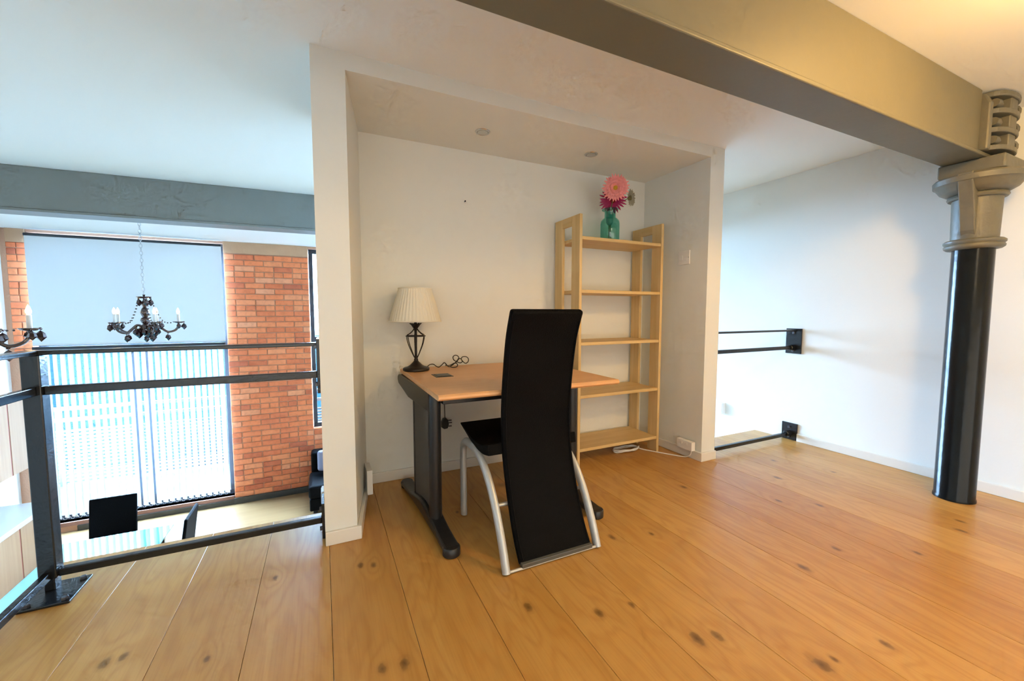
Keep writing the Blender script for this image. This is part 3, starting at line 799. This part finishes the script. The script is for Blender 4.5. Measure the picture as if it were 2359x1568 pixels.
obj('leaf_cup', cup, M_BRONZE, lp)
shade = MB(); NP = 44; sp = [(.150, .293), (.140, .330), (.127, .375), (.114, .420), (.103, .455), (.094, .488)]
vs_ = []; fs_ = []
SEG = NP * 4
for side in (0, 1):
    for (r, z) in sp:
        for k in range(SEG):
            a = 2 * PI * k / SEG
            rr = r + .0022 * math.cos(NP * a) * (1 if .30 < z < .48 else .6) - side * .0022
            vs_.append((LX + rr * math.cos(a), LY + rr * math.sin(a), LZ + z))
nr = len(sp)
for i in range(nr - 1):
    for k in range(SEG):
        k2 = (k + 1) % SEG; o0 = nr * SEG
        fs_.append((i * SEG + k, i * SEG + k2, (i + 1) * SEG + k2, (i + 1) * SEG + k))
        fs_.append((o0 + i * SEG + k2, o0 + i * SEG + k, o0 + (i + 1) * SEG + k, o0 + (i + 1) * SEG + k2))
for k in range(SEG):
    k2 = (k + 1) % SEG; o0 = nr * SEG
    fs_.append((k2, k, o0 + k, o0 + k2)); t0 = (nr - 1) * SEG
    fs_.append((t0 + k, t0 + k2, o0 + t0 + k2, o0 + t0 + k))
shade.add(vs_, fs_)
sh_ = obj('lamp_shade', shade, M_SHADE, lp, smooth=70)
for (r, z) in ((.151, .295), (.095, .487)):
    obj('shade_trim', MB().tube([(LX + r * math.cos(a * PI / 24), LY + r * math.sin(a * PI / 24), LZ + z) for a in range(48)], .0035, 6, closed=True), M_SHADE, sh_, smooth=60)
# cord across the desk, over its rear edge, down to the hanging plug
def on_back(px, py, y=2.47):
    """point of the crop drawing of the cord on an upright plane, in metres"""
    return (.578 + (px - 465) * .000560 * 1.13, y, DZ + .004 + (897 - py) * .00050 * 1.10)
cordpx = [(455, 885, 2.44), (490, 858, 2.45), (530, 858, 2.46), (562, 885, 2.47), (590, 897, 2.47), (620, 872, 2.47), (642, 847, 2.46), (664, 880, 2.45), (690, 893, 2.45),
          (735, 872, 2.46), (772, 838, 2.47), (798, 806, 2.475), (790, 782, 2.48), (765, 772, 2.485), (740, 790, 2.48), (742, 822, 2.47), (772, 845, 2.465), (810, 862, 2.47), (838, 850, 2.48), (832, 820, 2.49), (850, 797, 2.495), (885, 797, 2.49), (906, 822, 2.485), (900, 856, 2.48), (870, 872, 2.475), (842, 850, 2.47), (812, 812, 2.465),
          (790, 815, 2.46), (760, 850, 2.455), (715, 872, 2.45), (695, 893, 2.44), (720, 905, 2.425), (755, 893, 2.43), (765, 868, 2.44), (740, 856, 2.45), (710, 880, 2.47), (690, 893, 2.50)]
cp = [on_back(a, b_, y) for (a, b_, y) in cordpx]
cp = [(p[0], p[1], max(p[2], DZ + .0032)) for p in cp]
cp += [(.725, 2.545, DZ + .006), (.715, 2.5525, DZ - .03), (.712, 2.553, .62), (.709, 2.548, .52), (.708, 2.535, .44), (.708, 2.530, .375)]
obj('cord', MB().tube(smooth_path(cp, 5), .0028, 6), M_CORD, lp, smooth=70)
pg = obj('plug', MB().prism([(.684, .312), (.700, .300), (.724, .303), (.732, .330), (.728, .358), (.712, .374), (.694, .368), (.684, .345)], 'y', 2.515, 2.548), M_CORD, lp, bevel=.006, bseg=3)
for (z, l) in ((.314, .022), (.336, .024), (.352, .022)):
    obj('pin', MB().box(.731, .731 + l, 2.527, 2.535, z - .003, z + .003), M_BOLT, pg)

# ================================================================== small fittings
def downlight(x, y, label):
    t = thing('recessed_downlight', (x, y, 2.112), label, 'downlight', 'downlights in the alcove ceiling')
    obj('trim_ring', MB().lathe([(.030, -.001), (.034, -.006), (.042, -.005), (.045, -.0002), (.030, -.0002)], 32, (x, y, 2.112)), M_CHROME, t, smooth=50)
    obj('reflector', MB().lathe([(.0, -.0006), (.012, -.0008), (.029, -.004), (.031, -.0055)], 24, (x, y, 2.112)), M_REFLECT, t, smooth=60)
downlight(.880, 2.268, 'round recessed downlight over the desk lamp side of the alcove')
downlight(1.655, 2.272, 'round recessed downlight nearer the bookcase and flowers')

def plate(name, label, x, y0, y1, z0, z1, depth, sgn, cat, kindbits):
    t = thing(name, (x, (y0 + y1) / 2, z0), label, cat)
    xa, xb = (x - depth, x) if sgn < 0 else (x, x + depth)
    obj('plate', MB().box(xa, xb, y0, y1, z0, z1), M_PLASTIC, t, bevel=.003)
    xf = x + sgn * depth
    for (nm, a, b_, c, d) in kindbits:
        obj(nm, MB().box(min(xf, xf + sgn * .003), max(xf, xf + sgn * .003), a, b_, c, d), M_PLASTIC if nm != 'screw' else M_BOLT, t, bevel=.001)
xr = 2.414
plate('wall_switch', 'square white fused switch plate beside the bookcase', xr, 2.104, 2.204, 1.408, 1.508, .010, -1, 'switch',
      [('rocker', 2.165, 2.185, 1.44, 1.475), ('fuse_holder', 2.122, 2.148, 1.435, 1.455), ('screw', 2.108, 2.112, 1.456, 1.460)])
plate('double_socket', 'white surface-mounted socket box low on the right alcove wall', 2.4005, 2.00, 2.135, .066, .130, .036, -1, 'socket',
      [('switch_rocker', 2.04, 2.052, .10, .118), ('switch_rocker', 2.085, 2.097, .10, .118)])
plate('socket_box', 'white surface-mounted socket box low behind the left pier', .195, 2.26, 2.40, .066, .20, .03, 1, 'socket',
      [('switch_rocker', 2.30, 2.312, .15, .17), ('switch_rocker', 2.35, 2.362, .15, .17)])
plate('wall_box', 'small white box on the tall wall beyond the gap railing', XR - .0005, 2.60, 2.672, .075, .185, .045, -1, 'socket',
      [('cover', 2.606, 2.666, .081, .179)])
plate('pier_socket', 'small white box on the outer face of the left pier by the railing', -.0155, 2.16, 2.24, .10, .17, .012, -1, 'socket', [('cover', 2.166, 2.234, .106, .164)])
t = thing('wall_nail', (.869, 2.575, 1.784), 'small brown nail stuck in the alcove back wall', 'nail')
obj('shank', MB().lathe([(.002, 0), (.002, .016)], 8, (.869, 2.5745, 1.784), (0, -1, .1)), M_BOLT, t)
obj('head', MB().lathe([(.005, .016), (.005, .018)], 10, (.869, 2.5745, 1.784), (0, -1, .1)), M_BRONZE, t)
# white cable coil under the bookcase
cab = thing('white_cable', (2.1, 2.36, 0), 'coiled white cable on the floor under the bookcase', 'cable')
pts = []
for k in range(64):
    a = 2 * PI * k / 16; w_ = random.uniform(-.010, .010)
    pts.append((2.08 + (.115 + w_) * math.cos(a), 2.36 + (.045 + w_ * .6) * math.sin(a), .006 + .004 * (k / 16) + .006 * math.sin(a * 1.7) ** 2))
pts += [(2.20, 2.335, .008), (2.27, 2.22, .006), (2.33, 2.12, .006), (2.375, 2.06, .008), (2.386, 2.03, .03), (2.386, 2.02, .064)]
obj('cord', MB().tube(smooth_path(pts, 3), .0042, 6), M_PLASTIC, cab, smooth=70)

# ================================================================== blinds
rb = thing('roller_blind', (-2.49, 7.70, .6), 'white roller blind drawn over the upper half of the big window', 'blind')
obj('blind_cloth', MB().box(-3.575, -1.400, 7.722, 7.724, .62, 2.09), M_BLIND, rb)
obj('roller', MB().tube([(-3.58, 7.735, 2.105), (-1.398, 7.735, 2.105)], .022, 12), M_FRAME, rb, smooth=50)
obj('hem_bar', MB().box(-3.575, -1.400, 7.716, 7.730, .605, .625), M_PLASTIC, rb, bevel=.003)
vbld = thing('vertical_blind', (-2.49, 7.70, -1.86), 'white vertical slat blind over the glazed doors', 'blind')
obj('head_rail', MB().box(-3.575, -1.405, 7.700, 7.745, .545, .590), M_FRAME, vbld, bevel=.003)
NS = 27; pit = (3.565 - 1.43) / NS
ang = math.radians(-38)
slat0 = None
for k in range(NS):
    x = -3.565 + pit * (k + .5)
    c = (x, 7.722, -.66)
    if slat0 is None:
        slat0 = obj('slat', MB().box(x - .0445, x + .0445, 7.7212, 7.7228, -1.855, .535), M_SLAT, vbld, origin=c)
        s_ = slat0
    else:
        s_ = place_copy(slat0, vbld, c, 'slat')
    s_.rotation_euler = (0, 0, ang + random.uniform(-.06, .06))
    obj('bottom_weight', MB().box(-.044, .044, -.003, .003, -1.20, -1.165), M_PLASTIC, None).parent = s_
for k in range(NS - 1):
    x = -3.565 + pit * (k + .5)
    obj('chain_link', MB().tube([(x + .04, 7.70, -1.84), (x + .055, 7.69, -1.868), (x + .075, 7.695, -1.872), (x + .09, 7.71, -1.85)], .0022, 5), M_PLASTIC, vbld)

# ================================================================== chandeliers
def chandelier(loc, label):
    t = thing('crystal_chandelier', (0, 0, 0), label, 'chandelier', 'chandeliers over the dining hall')
    obj('canopy', MB().lathe([(.05, 1.1995), (.045, 1.17), (.012, 1.15)], 20), M_BRONZE, t, smooth=50)
    ch_ = MB()
    z = .245
    k = 0
    while z < 1.15:
        pts = [((.011 * math.cos(a)) * (1 if k % 2 else 0), (.011 * math.cos(a)) * (0 if k % 2 else 1), z + .017 + .021 * math.sin(a)) for a in [2 * PI * i / 10 for i in range(10)]]
        ch_.tube(pts, .0024, 5, closed=True); z += .034; k += 1
    obj('chain', ch_, M_CHAIN, t)
    obj('column', MB().lathe([(.0, -.14), (.018, -.13), (.024, -.115), (.012, -.10), (.030, -.085), (.050, -.07), (.034, -.05), (.020, -.035), (.030, -.02), (.038, .0), (.032, .02), (.018, .03), (.030, .055), (.036, .075), (.024, .11), (.012, .125), (.022, .15), (.024, .17), (.010, .19), (.006, .225), (.012, .245)], 16), M_CRYSTAL, t, smooth=50)
    obj('top_dish', MB().lathe([(.006, .205), (.03, .210), (.056, .222), (.058, .226), (.03, .218), (.006, .214)], 20), M_CRYSTAL, t, smooth=50)
    def drop(x, y, z, s=1.0, parent=None):
        mb = MB().ball((x, y, z), .006 * s, seg=6, rings=4)
        mb.lathe([(0, -.052 * s), (.016 * s, -.034 * s), (.012 * s, -.018 * s), (0, -.006 * s)], 6, (x, y, z))
        obj('crystal_drop', mb, M_CRYSTAL, parent)
    for k in range(5):
        a = 2 * PI * k / 5 + .25; d = Vector((math.cos(a), math.sin(a), 0))
        def W(r, z, off=0.0): return (d.x * r - d.y * off, d.y * r + d.x * off, z)
        arm = obj('arm', MB().tube(smooth_path([W(.02, -.065), W(.07, -.045), (W(.11, -.075)), W(.16, -.115), W(.215, -.10), W(.245, -.055), W(.245, -.03)], 5), .0105, 8), M_CRYSTAL, t, smooth=60)
        obj('drip_dish', MB().lathe([(.008, -.034), (.03, -.030), (.046, -.020), (.048, -.015), (.02, -.022), (.008, -.024)], 16, W(.245, 0)), M_CRYSTAL, arm, smooth=50)
        obj('candle', MB().lathe([(.0115, -.024), (.0115, .060), (.008, .062)], 12, W(.245, 0)), M_CANDLE, arm, smooth=50)
        obj('bulb', MB().lathe([(.006, .060), (.012, .074), (.013, .086), (.007, .106), (.0, .122)], 12, W(.245, 0)), M_BULB, arm, smooth=60)
        for off in (-.040, .040):
            drop(*W(.245, -.022, off), 1.25, arm)
        drop(*W(.285, -.020), 1.5, arm)
        drop(*W(.16, -.125), 1.5, arm); drop(*W(.09, -.075), 1.3, arm)
        x, y, z_ = W(.046, .212); drop(x, y, z_, 1.5, t)
        x, y, z_ = W(.06, -.085); drop(x, y, z_, 1.7, t); x, y, z_ = W(.045, -.06, .05); drop(x, y, z_, 1.7, t)
        sw = smooth_path([W(.05, .20), W(.085, .08), W(.14, -.02), W(.235, -.02)], 4)
        mb = MB()
        for p in sw: mb.ball(p, .0062, seg=6, rings=4)
        obj('bead_string', mb, M_CRYSTAL, t)
    drop(0, 0, -.135, 1.5, t)
    t.location = loc
    return t
CZ = .985
c1 = chandelier((-1.535, 5.0, CZ), 'lit smoked-crystal chandelier hanging in front of the roller blind')
c2 = copy_tree(c1); c2.location = (-1.735, 3.16, CZ); c2.rotation_euler = (0, 0, .35)
c2['label'] = 'lit chandelier cut off at the picture edge above the railing corner'

# ================================================================== lower hall furniture
tb = thing('glass_dining_table', (-2.05, 4.75, ZL), 'pale green glass dining table below the railing corner', 'table')
obj('table_top', MB().box(-2.52, -1.60, 3.85, 5.66, -1.362, -1.35), M_TABLEGLASS, tb, bevel=.003)
for (x, y) in ((-2.42, 3.98), (-1.70, 3.98), (-2.42, 5.628), (-1.70, 5.628)):
    obj('leg', MB().lathe([(.03, ZL), (.03, -1.363)], 16, (x, y, 0)), M_CHROME, tb, smooth=40)
def dining_chair(loc, rz, label):
    t = thing('dining_chair', (0, 0, 0), label, 'chair', 'black dining chairs round the glass table')
    obj('seat', MB().box(-.215, .215, -.22, .20, .42, .475), M_LEATHER, t, bevel=.015, bseg=3)
    obj('backrest', MB().prism([(.165, .44), (.205, .44), (.275, .98), (.245, .985)], 'x', -.215, .215), M_LEATHER, t, bevel=.012, bseg=3)
    for (x, y) in ((-.19, -.19), (.19, -.19), (-.19, .17), (.19, .17)):
        obj('leg', MB().box(x - .018, x + .018, y - .018, y + .018, 0, .425), M_BLACK, t, bevel=.003)
    t.location = loc; t.rotation_euler = (0, 0, rz)
    return t
dc = dining_chair((-2.30, 5.95, ZL), 0, 'black dining chair at the far end of the glass table')
for (loc, rz, lab) in (((-1.62, 5.38, ZL), -PI / 2, 'black dining chair seen edge-on, on the sofa side of the glass table'),
                       ((-2.62, 4.75, ZL), PI / 2, 'black dining chair at the kitchen side of the glass table')):
    c = copy_tree(dc); c.location = loc; c.rotation_euler = (0, 0, rz); c['label'] = lab

# sofa beside the brick pier
so = thing('leather_sofa', (.6, 7.1, ZL), 'black leather sofa end showing between brick pier and alcove', 'sofa')
obj('base', MB().box(-.26, 1.8, 6.86, 7.72, ZL + .04, ZL + .24), M_LEATHER, so, bevel=.02, bseg=3)
obj('backrest', MB().box(-.24, 1.8, 7.50, 7.74, ZL + .24, ZL + .78), M_LEATHER, so, bevel=.05, bseg=4)
for k in range(2):
    x = -.27 + k * 1.04
    obj('seat_cushion', MB().box(x, x + 1.03, 6.82, 7.50, ZL + .245, ZL + .46), M_LEATHER, so, bevel=.05, bseg=4)
for (x, y) in ((-.18, 6.92), (1.72, 6.92), (-.18, 7.64), (1.72, 7.64)):
    obj('foot', MB().box(x - .03, x + .03, y - .03, y + .03, ZL, ZL + .045), M_BLACK, so)
cu = obj('scatter_cushion', MB().box(-.14, .24, 7.30, 7.42, ZL + .50, ZL + .84, Matrix.Rotation(-.3, 3, 'X')), M_CUSHION, None, bevel=.05, bseg=4)
tag(cu, 'lilac-grey cushion propped on the sofa', 'cushion')

# kitchen units along the left hall wall
def unit(name, label, y0, y1, z0, z1, x1, door_split):
    t = thing(name, (XL + .3, (y0 + y1) / 2, z0), label, 'cabinet', 'maple kitchen units')
    obj('carcass', MB().box(XL + .002, x1 - .02, y0 + .001, y1 - .001, z0, z1), M_CABINET, t)
    obj('edge_strip', MB().box(x1 - .02, x1 - .004, y1 - .016, y1 - .001, z0 + .002, z1 - .002), M_GAP, t)
    obj('door', MB().box(x1 - .019, x1, y0 + .002, y1 - .018, z0 + .003, z1 - .003), M_CABINET, t, bevel=.003)
unit('wall_cabinet', 'maple wall cabinet above the worktop, the one nearer the window', 6.60, 7.20, -.84, .03, -3.30, 1)
unit('wall_cabinet', 'maple wall cabinet above the worktop, cut by the picture edge', 6.00, 6.60, -.84, .03, -3.30, 1)
unit('base_cabinet', 'maple base cabinet under the worktop, the one nearer the window', 6.63, 7.23, ZL + .001, -1.46, -3.30, 1)
unit('base_cabinet', 'maple base cabinet under the worktop, cut by the picture edge', 6.03, 6.63, ZL + .001, -1.46, -3.30, 1)
wt = obj('kitchen_worktop', MB().box(XL + .002, -3.26, 6.02, 7.25, -1.459, -1.40), M_WORKTOP, None, bevel=.004)
tag(wt, 'long white worktop on the maple kitchen units', 'worktop')
